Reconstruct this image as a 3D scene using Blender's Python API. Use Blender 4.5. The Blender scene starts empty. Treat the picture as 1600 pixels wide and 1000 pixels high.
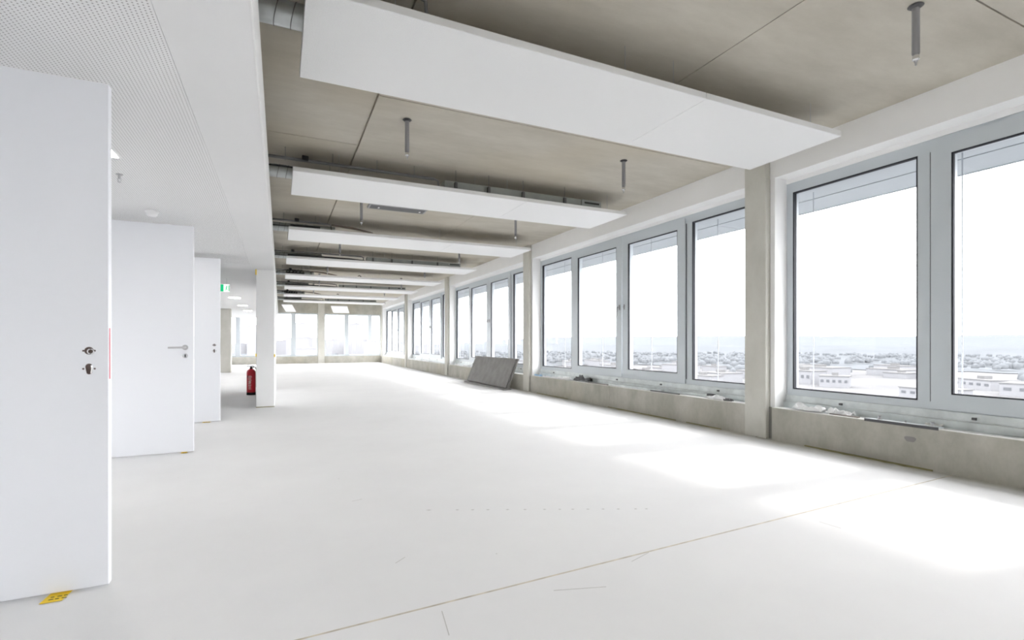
import bpy, math, random
from mathutils import Vector, Matrix, noise
random.seed(7)
R = math.radians
SC = bpy.context.scene
COL = SC.collection

# ------------------------------------------------------------------ camera, sky, sun, exposure
FPX, HY, CAMZ = 780.0, 535.0, 1.10
cam_d = bpy.data.cameras.new('camera')
cam = bpy.data.objects.new('camera', cam_d)
COL.objects.link(cam)
cam_d.sensor_width = 36.0
cam_d.sensor_fit = 'HORIZONTAL'
cam_d.lens = FPX / 1600.0 * 36.0
cam_d.shift_y = (HY - 500.0) / 1600.0
cam_d.clip_start = 0.05
cam_d.clip_end = 30000
cam.location = (0, 0, CAMZ)
cam.rotation_euler = (R(90), 0, -math.atan((800 - 438) / FPX))
SC.camera = cam

world = bpy.data.worlds.new('overcast_sky')
SC.world = world
world.use_nodes = True
bg = world.node_tree.nodes['Background']
bg.inputs['Color'].default_value = (0.975, 0.972, 1.0, 1)
bg.inputs['Strength'].default_value = 3.95

sun_d = bpy.data.lights.new('hazy_sun', 'SUN')
sun_d.energy = 0.72
sun_d.angle = R(3.4)
sun_d.color = (1.0, 0.965, 0.91)
sun = bpy.data.objects.new('hazy_sun', sun_d)
COL.objects.link(sun)
sun.location = (60, -4, 50)
sun.rotation_euler = Vector((-1.0, 0.06, -math.tan(R(39)))).to_track_quat('-Z', 'Y').to_euler()

SC.view_settings.view_transform = 'Standard'
SC.view_settings.look = 'None'
SC.view_settings.gamma = 1.0
SC.view_settings.use_curve_mapping = False
SC.view_settings.exposure = 1.47
SC.cycles.max_bounces = 10
SC.cycles.diffuse_bounces = 8
SC.cycles.transparent_max_bounces = 16
SC.cycles.use_denoising = True
SC.cycles.filter_width = 1.9
SC.cycles.sample_clamp_indirect = 12.0

# ------------------------------------------------------------------ materials
MATS = {}
def new_mat(name):
    m = bpy.data.materials.new(name)
    m.use_nodes = True
    MATS[name] = m
    return m, m.node_tree, m.node_tree.nodes['Principled BSDF']

def plain(name, col, rough=0.6, metal=0.0, var=0.0, scale=8.0, bump=0.0, bscale=60.0, spec=0.5):
    m, t, b = new_mat(name)
    b.inputs['Base Color'].default_value = (*col, 1)
    b.inputs['Roughness'].default_value = rough
    b.inputs['Metallic'].default_value = metal
    b.inputs['Specular IOR Level'].default_value = spec
    if var or bump:
        g = t.nodes.new('ShaderNodeNewGeometry')
    if var:
        n = t.nodes.new('ShaderNodeTexNoise')
        n.inputs['Scale'].default_value = scale
        n.inputs['Detail'].default_value = 5
        t.links.new(g.outputs['Position'], n.inputs['Vector'])
        r = t.nodes.new('ShaderNodeValToRGB')
        r.color_ramp.elements[0].position = 0.3
        r.color_ramp.elements[1].position = 0.7
        r.color_ramp.elements[0].color = (*[c * (1 - var) for c in col], 1)
        r.color_ramp.elements[1].color = (*[min(1, c * (1 + var)) for c in col], 1)
        t.links.new(n.outputs['Fac'], r.inputs['Fac'])
        t.links.new(r.outputs['Color'], b.inputs['Base Color'])
    if bump:
        n2 = t.nodes.new('ShaderNodeTexNoise')
        n2.inputs['Scale'].default_value = bscale
        n2.inputs['Detail'].default_value = 4
        t.links.new(g.outputs['Position'], n2.inputs['Vector'])
        bp = t.nodes.new('ShaderNodeBump')
        bp.inputs['Strength'].default_value = bump
        bp.inputs['Distance'].default_value = 0.01
        t.links.new(n2.outputs['Fac'], bp.inputs['Height'])
        t.links.new(bp.outputs['Normal'], b.inputs['Normal'])
    return m

def N(t, kind, **kw):
    n = t.nodes.new(kind)
    for k, v in kw.items():
        setattr(n, k, v)
    return n

def concrete(name, light, dark, stain=(0.33, 0.29, 0.2), stain_amt=0.35, streak=False):
    m, t, b = new_mat(name)
    b.inputs['Roughness'].default_value = 0.75
    b.inputs['Specular IOR Level'].default_value = 0.25
    g = N(t, 'ShaderNodeNewGeometry')
    mp = N(t, 'ShaderNodeMapping')
    mp.inputs['Scale'].default_value = (0.35, 1.0, 1.0) if not streak else (1, 1.2, 0.75)
    t.links.new(g.outputs['Position'], mp.inputs['Vector'])
    n1 = N(t, 'ShaderNodeTexNoise'); n1.inputs['Scale'].default_value = 2.2; n1.inputs['Detail'].default_value = 9; n1.inputs['Roughness'].default_value = 0.68
    t.links.new(mp.outputs['Vector'], n1.inputs['Vector'])
    r1 = N(t, 'ShaderNodeValToRGB')
    r1.color_ramp.elements[0].position = 0.32; r1.color_ramp.elements[0].color = (*dark, 1)
    r1.color_ramp.elements[1].position = 0.66; r1.color_ramp.elements[1].color = (*light, 1)
    t.links.new(n1.outputs['Fac'], r1.inputs['Fac'])
    n2 = N(t, 'ShaderNodeTexNoise'); n2.inputs['Scale'].default_value = 0.55; n2.inputs['Detail'].default_value = 6
    t.links.new(g.outputs['Position'], n2.inputs['Vector'])
    r2 = N(t, 'ShaderNodeValToRGB')
    r2.color_ramp.elements[0].position = 0.48; r2.color_ramp.elements[0].color = (0, 0, 0, 1)
    r2.color_ramp.elements[1].position = 0.72; r2.color_ramp.elements[1].color = (stain_amt,) * 3 + (1,)
    t.links.new(n2.outputs['Fac'], r2.inputs['Fac'])
    mx = N(t, 'ShaderNodeMix', data_type='RGBA')
    t.links.new(r2.outputs['Color'], mx.inputs['Factor'])
    t.links.new(r1.outputs['Color'], mx.inputs['A'])
    mx.inputs['B'].default_value = (*stain, 1)
    # small pores and specks
    v = N(t, 'ShaderNodeTexVoronoi'); v.inputs['Scale'].default_value = 14
    t.links.new(g.outputs['Position'], v.inputs['Vector'])
    lt = N(t, 'ShaderNodeMath', operation='LESS_THAN'); lt.inputs[1].default_value = 0.035
    t.links.new(v.outputs['Distance'], lt.inputs[0])
    ml = N(t, 'ShaderNodeMath', operation='MULTIPLY'); ml.inputs[1].default_value = 0.35
    t.links.new(lt.outputs[0], ml.inputs[0])
    mx2 = N(t, 'ShaderNodeMix', data_type='RGBA')
    t.links.new(ml.outputs[0], mx2.inputs['Factor'])
    t.links.new(mx.outputs['Result'], mx2.inputs['A'])
    mx2.inputs['B'].default_value = (*[c * 0.5 for c in dark], 1)
    t.links.new(mx2.outputs['Result'], b.inputs['Base Color'])
    bp = N(t, 'ShaderNodeBump'); bp.inputs['Strength'].default_value = 0.12; bp.inputs['Distance'].default_value = 0.01
    t.links.new(n1.outputs['Fac'], bp.inputs['Height'])
    t.links.new(bp.outputs['Normal'], b.inputs['Normal'])
    return m

def perforated(name, col, pitch, rad, hole):
    m, t, b = new_mat(name)
    b.inputs['Roughness'].default_value = 0.6
    g = N(t, 'ShaderNodeNewGeometry')
    s = N(t, 'ShaderNodeSeparateXYZ')
    t.links.new(g.outputs['Position'], s.inputs[0])
    ax = []
    for o in ('X', 'Y'):
        d = N(t, 'ShaderNodeMath', operation='DIVIDE'); d.inputs[1].default_value = pitch
        t.links.new(s.outputs[o], d.inputs[0])
        f = N(t, 'ShaderNodeMath', operation='FRACT'); t.links.new(d.outputs[0], f.inputs[0])
        u = N(t, 'ShaderNodeMath', operation='SUBTRACT'); u.inputs[1].default_value = 0.5
        t.links.new(f.outputs[0], u.inputs[0])
        q = N(t, 'ShaderNodeMath', operation='POWER'); q.inputs[1].default_value = 2
        a = N(t, 'ShaderNodeMath', operation='ABSOLUTE'); t.links.new(u.outputs[0], a.inputs[0])
        t.links.new(a.outputs[0], q.inputs[0])
        ax.append(q)
    ad = N(t, 'ShaderNodeMath', operation='ADD')
    t.links.new(ax[0].outputs[0], ad.inputs[0]); t.links.new(ax[1].outputs[0], ad.inputs[1])
    lt = N(t, 'ShaderNodeMath', operation='LESS_THAN'); lt.inputs[1].default_value = (rad / pitch) ** 2
    t.links.new(ad.outputs[0], lt.inputs[0])
    mx = N(t, 'ShaderNodeMix', data_type='RGBA')
    t.links.new(lt.outputs[0], mx.inputs['Factor'])
    mx.inputs['A'].default_value = (*col, 1); mx.inputs['B'].default_value = (*hole, 1)
    t.links.new(mx.outputs['Result'], b.inputs['Base Color'])
    return m

def glass_mat(name, tint=(0.982, 0.985, 0.985), refl=0.05):
    m = bpy.data.materials.new(name); m.use_nodes = True; MATS[name] = m
    t = m.node_tree
    t.nodes.remove(t.nodes['Principled BSDF'])
    out = t.nodes['Material Output']
    tr = N(t, 'ShaderNodeBsdfTransparent'); tr.inputs['Color'].default_value = (*tint, 1)
    gl = N(t, 'ShaderNodeBsdfGlossy'); gl.inputs['Roughness'].default_value = 0.02
    lw = N(t, 'ShaderNodeLayerWeight'); lw.inputs['Blend'].default_value = 0.5
    pw = N(t, 'ShaderNodeMath', operation='POWER'); pw.inputs[1].default_value = 4.0
    t.links.new(lw.outputs['Facing'], pw.inputs[0])
    fr = N(t, 'ShaderNodeMath', operation='MULTIPLY_ADD'); fr.inputs[1].default_value = 0.30; fr.inputs[2].default_value = refl * 0.4
    t.links.new(pw.outputs[0], fr.inputs[0])
    mx = N(t, 'ShaderNodeMixShader')
    t.links.new(fr.outputs[0], mx.inputs[0])
    t.links.new(tr.outputs[0], mx.inputs[1]); t.links.new(gl.outputs[0], mx.inputs[2])
    t.links.new(mx.outputs[0], out.inputs['Surface'])
    return m

def emit_mat(name, col, strength):
    m, t, b = new_mat(name)
    b.inputs['Base Color'].default_value = (*col, 1)
    b.inputs['Emission Color'].default_value = (*col, 1)
    b.inputs['Emission Strength'].default_value = strength
    return m

concrete('ceiling_concrete', (0.55, 0.52, 0.455), (0.43, 0.40, 0.34), (0.47, 0.41, 0.30), 0.5)
concrete('wall_concrete', (0.53, 0.515, 0.465), (0.36, 0.35, 0.30), (0.45, 0.40, 0.27), 0.45, True)
concrete('column_concrete', (0.64, 0.63, 0.58), (0.55, 0.54, 0.49), (0.57, 0.54, 0.47), 0.3, True)
plain('slit_filler', (0.27, 0.27, 0.25), 0.9)
plain('white_plaster', (0.88, 0.88, 0.875), 0.7, var=0.015, scale=3)
plain('bulkhead_white', (0.80, 0.80, 0.80), 0.65, var=0.012, scale=2)
plain('door_white', (0.82, 0.833, 0.865), 0.35, spec=0.4)
plain('door_edge_white', (0.9, 0.9, 0.9), 0.4)
plain('sail_white', (0.86, 0.865, 0.865), 0.45)
perforated('sail_perforated', (0.86, 0.865, 0.865), 0.0065, 0.0013, (0.35, 0.35, 0.35))
perforated('perforated_white', (0.82, 0.82, 0.82), 0.0165, 0.0031, (0.27, 0.26, 0.255))
plain('frame_grey', (0.60, 0.645, 0.675), 0.42, metal=0.15)
plain('gasket_black', (0.02, 0.022, 0.03), 0.7)
plain('galvanised', (0.68, 0.72, 0.72), 0.42, metal=0.35, var=0.12, scale=9)
plain('duct_metal', (0.55, 0.58, 0.585), 0.38, metal=0.7, var=0.08, scale=12)
plain('plenum_metal', (0.31, 0.33, 0.32), 0.55, metal=0.4, var=0.1, scale=6)
plain('dark_metal', (0.10, 0.10, 0.105), 0.55)
plain('pipe_dark', (0.16, 0.16, 0.165), 0.5)
plain('hose_black', (0.03, 0.03, 0.032), 0.75)
plain('hose_brown', (0.14, 0.11, 0.09), 0.8)
plain('pipe_grey', (0.30, 0.30, 0.31), 0.45, metal=0.2)
plain('chrome', (0.72, 0.72, 0.73), 0.22, metal=1.0)
plain('steel_brushed', (0.5, 0.5, 0.51), 0.35, metal=0.9)
plain('hole_brown', (0.10, 0.07, 0.06), 0.8)
plain('yellow_paper', (0.87, 0.62, 0.03), 0.7)
plain('black_ink', (0.05, 0.05, 0.04), 0.8)
plain('red_sticker', (0.62, 0.06, 0.09), 0.5)
plain('extinguisher_red', (0.55, 0.015, 0.03), 0.28)
plain('black_plastic', (0.02, 0.02, 0.022), 0.5)
plain('label_print', (0.70, 0.55, 0.52), 0.6)
plain('label_dark', (0.12, 0.05, 0.05), 0.6)
emit_mat('exit_green', (0.0, 0.45, 0.18), 0.35)
emit_mat('exit_white', (0.9, 0.92, 0.9), 0.35)
plain('board_grey', (0.25, 0.243, 0.235), 0.7, var=0.16, scale=5, bump=0.1)
plain('board_edge', (0.30, 0.29, 0.28), 0.8)
plain('foil_white', (0.86, 0.87, 0.87), 0.35)
plain('foil_blue', (0.25, 0.50, 0.75), 0.4)
plain('foil_dark', (0.07, 0.07, 0.075), 0.5)
plain('tape_brown', (0.22, 0.19, 0.17), 0.6)
plain('mortar_white', (0.8, 0.8, 0.77), 0.85, var=0.08, scale=25)
plain('joint_beige', (0.56, 0.51, 0.42), 0.9, var=0.25, scale=14)
plain('floor_mark', (0.50, 0.49, 0.47), 0.9)
plain('canopy_panel', (0.414, 0.45, 0.477), 0.5)
plain('cable_light', (0.45, 0.47, 0.5), 0.4, metal=0.4)
plain('detector_white', (0.88, 0.88, 0.88), 0.5)
plain('moss', (0.25, 0.23, 0.11), 0.95)
glass_mat('window_glass')
emit_mat('lamp_panel', (1.0, 0.96, 0.91), 11.0)
# outside: haze put into the colours as low contrast and a bluish tint
plain('city_ground', (0.0986, 0.0986, 0.1001), 0.95, var=0.12, scale=0.012, spec=0.0)
plain('roof_pale', (0.1061, 0.1061, 0.1068), 0.9, spec=0.0)
plain('facade_pale', (0.158, 0.161, 0.168), 0.9, spec=0.0)
plain('far_window', (0.0792, 0.0828, 0.0891), 0.6, spec=0.0)
plain('woods', (0.0828, 0.0882, 0.0936), 0.95, var=0.07, scale=0.01, spec=0.0)
plain('hill', (0.0864, 0.0927, 0.0981), 0.95, var=0.04, scale=0.002, spec=0.0)
plain('skyline', (0.185, 0.186, 0.194), 0.9, spec=0.0)

# floor: trowelled pale screed with dust, scuffs and a greyer seam along the parapet
def floor_mat():
    m, t, b = new_mat('screed')
    b.inputs['Roughness'].default_value = 0.7
    b.inputs['Specular IOR Level'].default_value = 0.06
    g = N(t, 'ShaderNodeNewGeometry')
    n1 = N(t, 'ShaderNodeTexNoise'); n1.inputs['Scale'].default_value = 0.9; n1.inputs['Detail'].default_value = 8; n1.inputs['Roughness'].default_value = 0.62
    t.links.new(g.outputs['Position'], n1.inputs['Vector'])
    r1 = N(t, 'ShaderNodeValToRGB')
    r1.color_ramp.elements[0].position = 0.3; r1.color_ramp.elements[0].color = (0.765, 0.765, 0.765, 1)
    r1.color_ramp.elements[1].position = 0.68; r1.color_ramp.elements[1].color = (0.81, 0.81, 0.808, 1)
    t.links.new(n1.outputs['Fac'], r1.inputs['Fac'])
    # sparse dirt specks
    v = N(t, 'ShaderNodeTexVoronoi'); v.inputs['Scale'].default_value = 2.6
    t.links.new(g.outputs['Position'], v.inputs['Vector'])
    lt = N(t, 'ShaderNodeMath', operation='LESS_THAN'); lt.inputs[1].default_value = 0.022
    t.links.new(v.outputs['Distance'], lt.inputs[0])
    n3 = N(t, 'ShaderNodeTexNoise'); n3.inputs['Scale'].default_value = 2.0
    t.links.new(g.outputs['Position'], n3.inputs['Vector'])
    gt = N(t, 'ShaderNodeMath', operation='GREATER_THAN'); gt.inputs[1].default_value = 0.52
    t.links.new(n3.outputs['Fac'], gt.inputs[0])
    ml = N(t, 'ShaderNodeMath', operation='MULTIPLY')
    t.links.new(lt.outputs[0], ml.inputs[0]); t.links.new(gt.outputs[0], ml.inputs[1])
    ml2 = N(t, 'ShaderNodeMath', operation='MULTIPLY'); ml2.inputs[1].default_value = 0.45
    t.links.new(ml.outputs[0], ml2.inputs[0])
    mx = N(t, 'ShaderNodeMix', data_type='RGBA')
    t.links.new(ml2.outputs[0], mx.inputs['Factor']); t.links.new(r1.outputs['Color'], mx.inputs['A'])
    mx.inputs['B'].default_value = (0.35, 0.33, 0.30, 1)
    # ragged, darker grey-beige strip next to the parapet
    s = N(t, 'ShaderNodeSeparateXYZ'); t.links.new(g.outputs['Position'], s.inputs[0])
    n4 = N(t, 'ShaderNodeTexNoise'); n4.inputs['Scale'].default_value = 5.0; n4.inputs['Detail'].default_value = 6
    t.links.new(g.outputs['Position'], n4.inputs['Vector'])
    ma = N(t, 'ShaderNodeMath', operation='MULTIPLY_ADD'); ma.inputs[1].default_value = 0.16
    t.links.new(n4.outputs['Fac'], ma.inputs[0]); t.links.new(s.outputs['X'], ma.inputs[2])
    mr = N(t, 'ShaderNodeMapRange'); mr.inputs['From Min'].default_value = 4.98; mr.inputs['From Max'].default_value = 5.10
    mr.inputs['To Max'].default_value = 0.75
    t.links.new(ma.outputs[0], mr.inputs['Value'])
    mx2 = N(t, 'ShaderNodeMix', data_type='RGBA')
    t.links.new(mr.outputs['Result'], mx2.inputs['Factor']); t.links.new(mx.outputs['Result'], mx2.inputs['A'])
    mx2.inputs['B'].default_value = (0.42, 0.41, 0.36, 1)
    t.links.new(mx2.outputs['Result'], b.inputs['Base Color'])
    bp = N(t, 'ShaderNodeBump'); bp.inputs['Strength'].default_value = 0.05; bp.inputs['Distance'].default_value = 0.01
    t.links.new(n1.outputs['Fac'], bp.inputs['Height']); t.links.new(bp.outputs['Normal'], b.inputs['Normal'])
floor_mat()

# ------------------------------------------------------------------ mesh helpers
class MB:
    def __init__(self):
        self.v, self.f, self.smooth = [], [], []
    def _add(self, vs, fs, smooth=False):
        o = len(self.v)
        self.v += [tuple(p) for p in vs]
        self.f += [tuple(i + o for i in q) for q in fs]
        self.smooth += [smooth] * len(fs)
        return self
    def box(self, x0, x1, y0, y1, z0, z1):
        vs = [(x0, y0, z0), (x1, y0, z0), (x1, y1, z0), (x0, y1, z0), (x0, y0, z1), (x1, y0, z1), (x1, y1, z1), (x0, y1, z1)]
        return self._add(vs, [(0, 3, 2, 1), (4, 5, 6, 7), (0, 1, 5, 4), (1, 2, 6, 5), (2, 3, 7, 6), (3, 0, 4, 7)])
    def chamfer_box(self, x0, x1, y0, y1, z0, z1, b):
        # box with a chamfer on every edge: 24 vertices
        import bmesh
        bm = bmesh.new()
        bmesh.ops.create_cube(bm, size=1)
        for v in bm.verts:
            v.co = Vector(((x0 + x1) / 2 + v.co.x * (x1 - x0), (y0 + y1) / 2 + v.co.y * (y1 - y0), (z0 + z1) / 2 + v.co.z * (z1 - z0)))
        bmesh.ops.bevel(bm, geom=list(bm.edges), offset=b, segments=1, affect='EDGES', profile=0.5)
        bm.verts.index_update()
        self._add([v.co.copy() for v in bm.verts], [[v.index for v in f.verts] for f in bm.faces])
        bm.free()
        return self
    def prism(self, poly, z0, z1):
        n = len(poly)
        vs = [(x, y, z0) for x, y in poly] + [(x, y, z1) for x, y in poly]
        fs = [tuple(range(n - 1, -1, -1)), tuple(range(n, 2 * n))]
        fs += [(i, (i + 1) % n, n + (i + 1) % n, n + i) for i in range(n)]
        return self._add(vs, fs)
    def tube(self, pts, r, seg=10, cap=True):
        pts = [Vector(p) for p in pts]
        rs = r if isinstance(r, (list, tuple)) else [r] * len(pts)
        vs, fs = [], []
        up = None
        for i, p in enumerate(pts):
            a = pts[max(0, i - 1)]; b = pts[min(len(pts) - 1, i + 1)]
            d = (b - a)
            d = d.normalized() if d.length > 1e-9 else Vector((0, 0, 1))
            if up is None:
                up = Vector((0, 0, 1)) if abs(d.z) < 0.9 else Vector((1, 0, 0))
            sd = d.cross(up)
            if sd.length < 1e-6:
                up = Vector((0, 1, 0)); sd = d.cross(up)
            sd.normalize(); w = sd.cross(d).normalized()
            for k in range(seg):
                t = 2 * math.pi * k / seg
                vs.append(p + (sd * math.cos(t) + w * math.sin(t)) * rs[i])
        for i in range(len(pts) - 1):
            for k in range(seg):
                a = i * seg + k; b = i * seg + (k + 1) % seg
                fs.append((a, b, b + seg, a + seg))
        self._add(vs, fs, True)
        if cap:
            n = len(pts)
            self._add(vs[:seg], [tuple(range(seg - 1, -1, -1))])
            self._add(vs[(n - 1) * seg:], [tuple(range(seg))])
        return self
    def lathe(self, cx, cy, prof, seg=24):
        vs, fs = [], []
        for r, z in prof:
            for k in range(seg):
                t = 2 * math.pi * k / seg
                vs.append((cx + r * math.cos(t), cy + r * math.sin(t), z))
        for i in range(len(prof) - 1):
            for k in range(seg):
                a = i * seg + k; b = i * seg + (k + 1) % seg
                fs.append((a, b, b + seg, a + seg))
        self._add(vs, fs, True)
        self._add(vs[:seg], [tuple(range(seg - 1, -1, -1))])
        self._add(vs[-seg:], [tuple(range(seg))])
        return self
    def mesh(self, name, mat):
        me = bpy.data.meshes.new(name)
        me.from_pydata(self.v, [], self.f)
        me.polygons.foreach_set('use_smooth', self.smooth)
        me.materials.append(MATS[mat])
        me.update()
        return me
    def build(self, name, mat, parent=None, loc=None):
        return link(name, self.mesh(name, mat), parent, loc)

def link(name, data, parent=None, loc=None):
    o = bpy.data.objects.new(name, data)
    COL.objects.link(o)
    if parent is not None:
        o.parent = parent
    if loc is not None:
        o.location = loc
    return o

def tag(o, label, cat, group=None, kind=None):
    o['label'] = label
    o['category'] = cat
    if group: o['group'] = group
    if kind: o['kind'] = kind
    return o

def empty(name, loc, label, cat, group=None, kind=None):
    o = bpy.data.objects.new(name, None)
    o.empty_display_size = 0.1
    COL.objects.link(o)
    o.location = loc
    return tag(o, label, cat, group, kind)

def copy_tree(o, parent=None):
    c = o.copy()
    COL.objects.link(c)
    c.parent = parent
    for ch in o.children:
        copy_tree(ch, c)
    return c

def bx(name, mat, parent, x0, x1, y0, y1, z0, z1):
    return MB().box(x0, x1, y0, y1, z0, z1).build(name, mat, parent)

ORD = ['first', 'second', 'third', 'fourth', 'fifth', 'sixth', 'seventh', 'eighth', 'ninth']
# building extents
YB, YF = -8.1, 28.0
XL, XP, XW = -7.0, 5.05, 5.30          # far left wall, parapet face, window plane
ZC, ZB, ZL = 3.28, 2.97, 2.33          # concrete ceiling, lintel underside, dropped ceiling
BAYS = [-8.11, -2.11, 3.89, 9.89, 15.89, 21.89]   # near-side white return of each column; bay end = +6

# ------------------------------------------------------------------ floor
fl = empty('floor', (0, 0, 0), 'pale grey-white dusty screed floor of the whole storey', 'floor', kind='structure')
def jy(x): return 2.010 + (x - 0.09) * 0.0415     # the construction joint, slightly out of square
G = 0.006
MB().prism([(XL, YB), (XP + 0.3, YB), (XP + 0.3, jy(XP + 0.3) - G), (XL, jy(XL) - G)], -0.06, 0).build('screed_panel', 'screed', fl)
MB().prism([(XL, jy(XL) + G), (XP + 0.3, jy(XP + 0.3) + G), (XP + 0.3, YF + 0.1), (XL, YF + 0.1)], -0.06, 0).build('screed_panel', 'screed', fl)
MB().prism([(XL, jy(XL) - G), (XP, jy(XP) - G), (XP, jy(XP) + G), (XL, jy(XL) + G)], -0.05, -0.0006).build('joint_filler', 'joint_beige', fl)
bx('base_slab', 'wall_concrete', fl, XL - 0.2, XP + 0.45, YB - 0.2, YF + 0.3, -0.4, -0.06)
ticks = [0.0, 0.13, 0.20, 0.27, 0.36, 0.44, 0.53, 0.60, 0.66, 0.73, 0.80, 0.87, 0.95, 1.0]
for i, f in enumerate(ticks):
    x = 0.884 + f * (2.195 - 0.884); y = 3.20 + f * (2.619 - 3.20)
    L = 0.022 if i else 0.035
    a = Vector((0.914, -0.405)); n = Vector((0.405, 0.914))
    MB().prism([tuple(Vector((x, y)) + a * (-L / 2)), tuple(Vector((x, y)) + n * -0.006), tuple(Vector((x, y)) + a * (L / 2)), tuple(Vector((x, y)) + n * 0.006)], 0.0, 0.0008).build('drill_mark', 'floor_mark', fl)
for (x0, y0, x1, y1) in [(0.575, 1.80, 0.60, 1.975), (3.0, 1.985, 3.01, 1.86), (1.1, 1.93, 1.33, 1.86), (1.60, 2.02, 1.75, 2.07), (0.45, 3.6, 0.52, 3.62), (0.52, 2.5, 0.58, 2.55)]:
    d = Vector((x1 - x0, y1 - y0)).normalized(); n = Vector((-d.y, d.x)) * 0.0016
    MB().prism([(x0 - n.x, y0 - n.y), (x1 - n.x, y1 - n.y), (x1 + n.x, y1 + n.y), (x0 + n.x, y0 + n.y)], 0.0, 0.0006).build('scratch', 'floor_mark', fl)

# ------------------------------------------------------------------ concrete ceiling of separate precast slabs
ce = empty('ceiling', (0, 0, ZC), 'raw grey concrete ceiling with open slab joints', 'ceiling', kind='structure')
def slab(x0, x1, y0, y1, g=0.006):
    o = MB().box(x0 + g, x1 - g, y0 + g, y1 - g, 0, 0.03).build('slab_panel', 'ceiling_concrete', ce)
bx('upper_slab', 'ceiling_concrete', ce, XL - 0.2, 5.45, YB - 0.2, YF + 0.3, 0.03, 0.35)
jys = [YB, -4.06, -1.21, 1.64, 4.49, 7.34, 10.19, 13.04, 15.89, 18.74, 21.59, 24.44, YF]
for i in range(len(jys) - 1):
    if i % 2 == 1:
        slab(0.785, 3.027, jys[i], jys[i + 1], 0.004); slab(3.027, 5.12, jys[i], jys[i + 1], 0.004)
    else:
        slab(0.785, 5.12, jys[i], jys[i + 1])
lys = [YB, -5.0, -2.85, -0.7, 1.44, 3.58, 5.72, 7.87, 10.0, 12.15, 14.3, 16.45, 18.6, 20.75, 22.9, 25.05, YF]
for i in range(len(lys) - 1):
    slab(-1.8, 0.775, lys[i], lys[i + 1], 0.004)
slab(XL, -1.8, YB, YF)

# ------------------------------------------------------------------ window side: columns, parapets, returns, lintel
wr = empty('wall_right', (XP, 0, 0), 'window wall with low concrete parapet and white lintel', 'wall', kind='structure')
def wbx(name, mat, x0, x1, y0, y1, z0, z1): return bx(name, mat, wr, x0 - XP, x1 - XP, y0, y1, z0, z1)
colY = [b for b in BAYS] + [27.89]
for b in BAYS:
    y0, y1 = b + 0.36, b + 6.0
    ym = y0 + 2.72
    wbx('parapet_panel', 'wall_concrete', XP, XP + 0.45, y0, ym - 0.002, 0, 0.36)
    wbx('parapet_panel', 'wall_concrete', XP, XP + 0.45, ym + 0.002, y1, 0, 0.36)
    wbx('mortar_strip', 'mortar_white', XP + 0.002, XP + 0.10, y0, y1, 0.36, 0.366)
    # folded galvanised flashing under the window frame
    prof = [(5.13, 0.361), (5.245, 0.361), (5.245, 0.425), (5.285, 0.425), (5.285, 0.50), (5.40, 0.50), (5.40, 0.3605), (5.13, 0.3605)]
    m = MB(); n = len(prof)
    vs = [(x - XP, y0, z) for x, z in prof] + [(x - XP, y1, z) for x, z in prof]
    m._add(vs, [(i, (i + 1) % n, n + (i + 1) % n, n + i) for i in range(n)])
    m.build('flashing', 'galvanised', wr)
    for k in range(5):
        yy = y0 + 0.6 + k * 1.1
        wbx('flashing_bracket', 'dark_metal', 5.268, 5.285, yy, yy + 0.03, 0.447, 0.468)
for b in colY:
    # column, its white near-side return, far-side return, and the recessed joint beside the parapet
    wbx('column_return', 'white_plaster', 5.10, 5.42, b, b + 0.058, 0.36, ZB)
    wbx('column_return', 'white_plaster', 5.12, 5.42, b + 0.352, b + 0.362, 0.36, ZB)
    wbx('joint_filler', 'slit_filler', 5.085, 5.40, b, b + 0.06, 0, 0.36)
for b in colY:
    c = MB().chamfer_box(5.03 - XP, 5.42 - XP, b + 0.064, b + 0.35, 0, ZC, 0.006).build('column', 'column_concrete', wr)
# lintel boards, one per bay, running behind the columns
for b in BAYS:
    wbx('lintel_board', 'white_plaster', 5.10, 5.42, b + 0.362, b + 6.0, ZB, ZC + 0.005)
    wbx('lintel_board', 'white_plaster', 5.10, 5.42, b, b + 0.062, ZB, ZC + 0.005)
    wbx('head_board', 'white_plaster', 5.29, 5.42, b + 0.362, b + 6.0, 2.92, ZB)
wbx('lintel_board', 'white_plaster', 5.10, 5.42, 27.89, 27.952, ZB, ZC + 0.005)
pp = MB()
pts = [(2.52 + 0.045 * math.cos(a) * (1 + 0.15 * math.sin(3 * a)), 0.245 + 0.03 * math.sin(a) * (1 + 0.2 * math.cos(2 * a))) for a in [2 * math.pi * k / 14 for k in range(14)]]
pp._add([(-0.002, y, z) for y, z in pts] + [(0.0, y, z) for y, z in pts], [tuple(range(13, -1, -1))] + [(i, (i + 1) % 14, 14 + (i + 1) % 14, 14 + i) for i in range(14)])
pp.build('grout_patch', 'board_edge', wr)
# greenish dirt and mortar crumbs caught at the foot of the parapet
for (y0, y1, w) in [(5.4, 7.0, 0.05), (2.35, 3.5, 0.05), (2.6, 3.1, 0.03), (4.6, 5.2, 0.025), (8.3, 9.6, 0.03), (12.6, 13.4, 0.03), (3.95, 4.2, 0.02)]:
    poly = []
    n = 16
    for i in range(n + 1):
        y = y0 + (y1 - y0) * i / n
        poly.append((XP - 0.001 - w * (0.25 + 0.75 * random.random()) * math.sin(math.pi * max(0.03, min(0.97, i / n))) ** 0.5, y))
    poly += [(XP - 0.0005, y1), (XP - 0.0005, y0)]
    MB().prism([(x, y) for x, y in poly][::-1], 0.0, 0.012).build('edge_crumbs', 'moss', fl)

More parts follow.
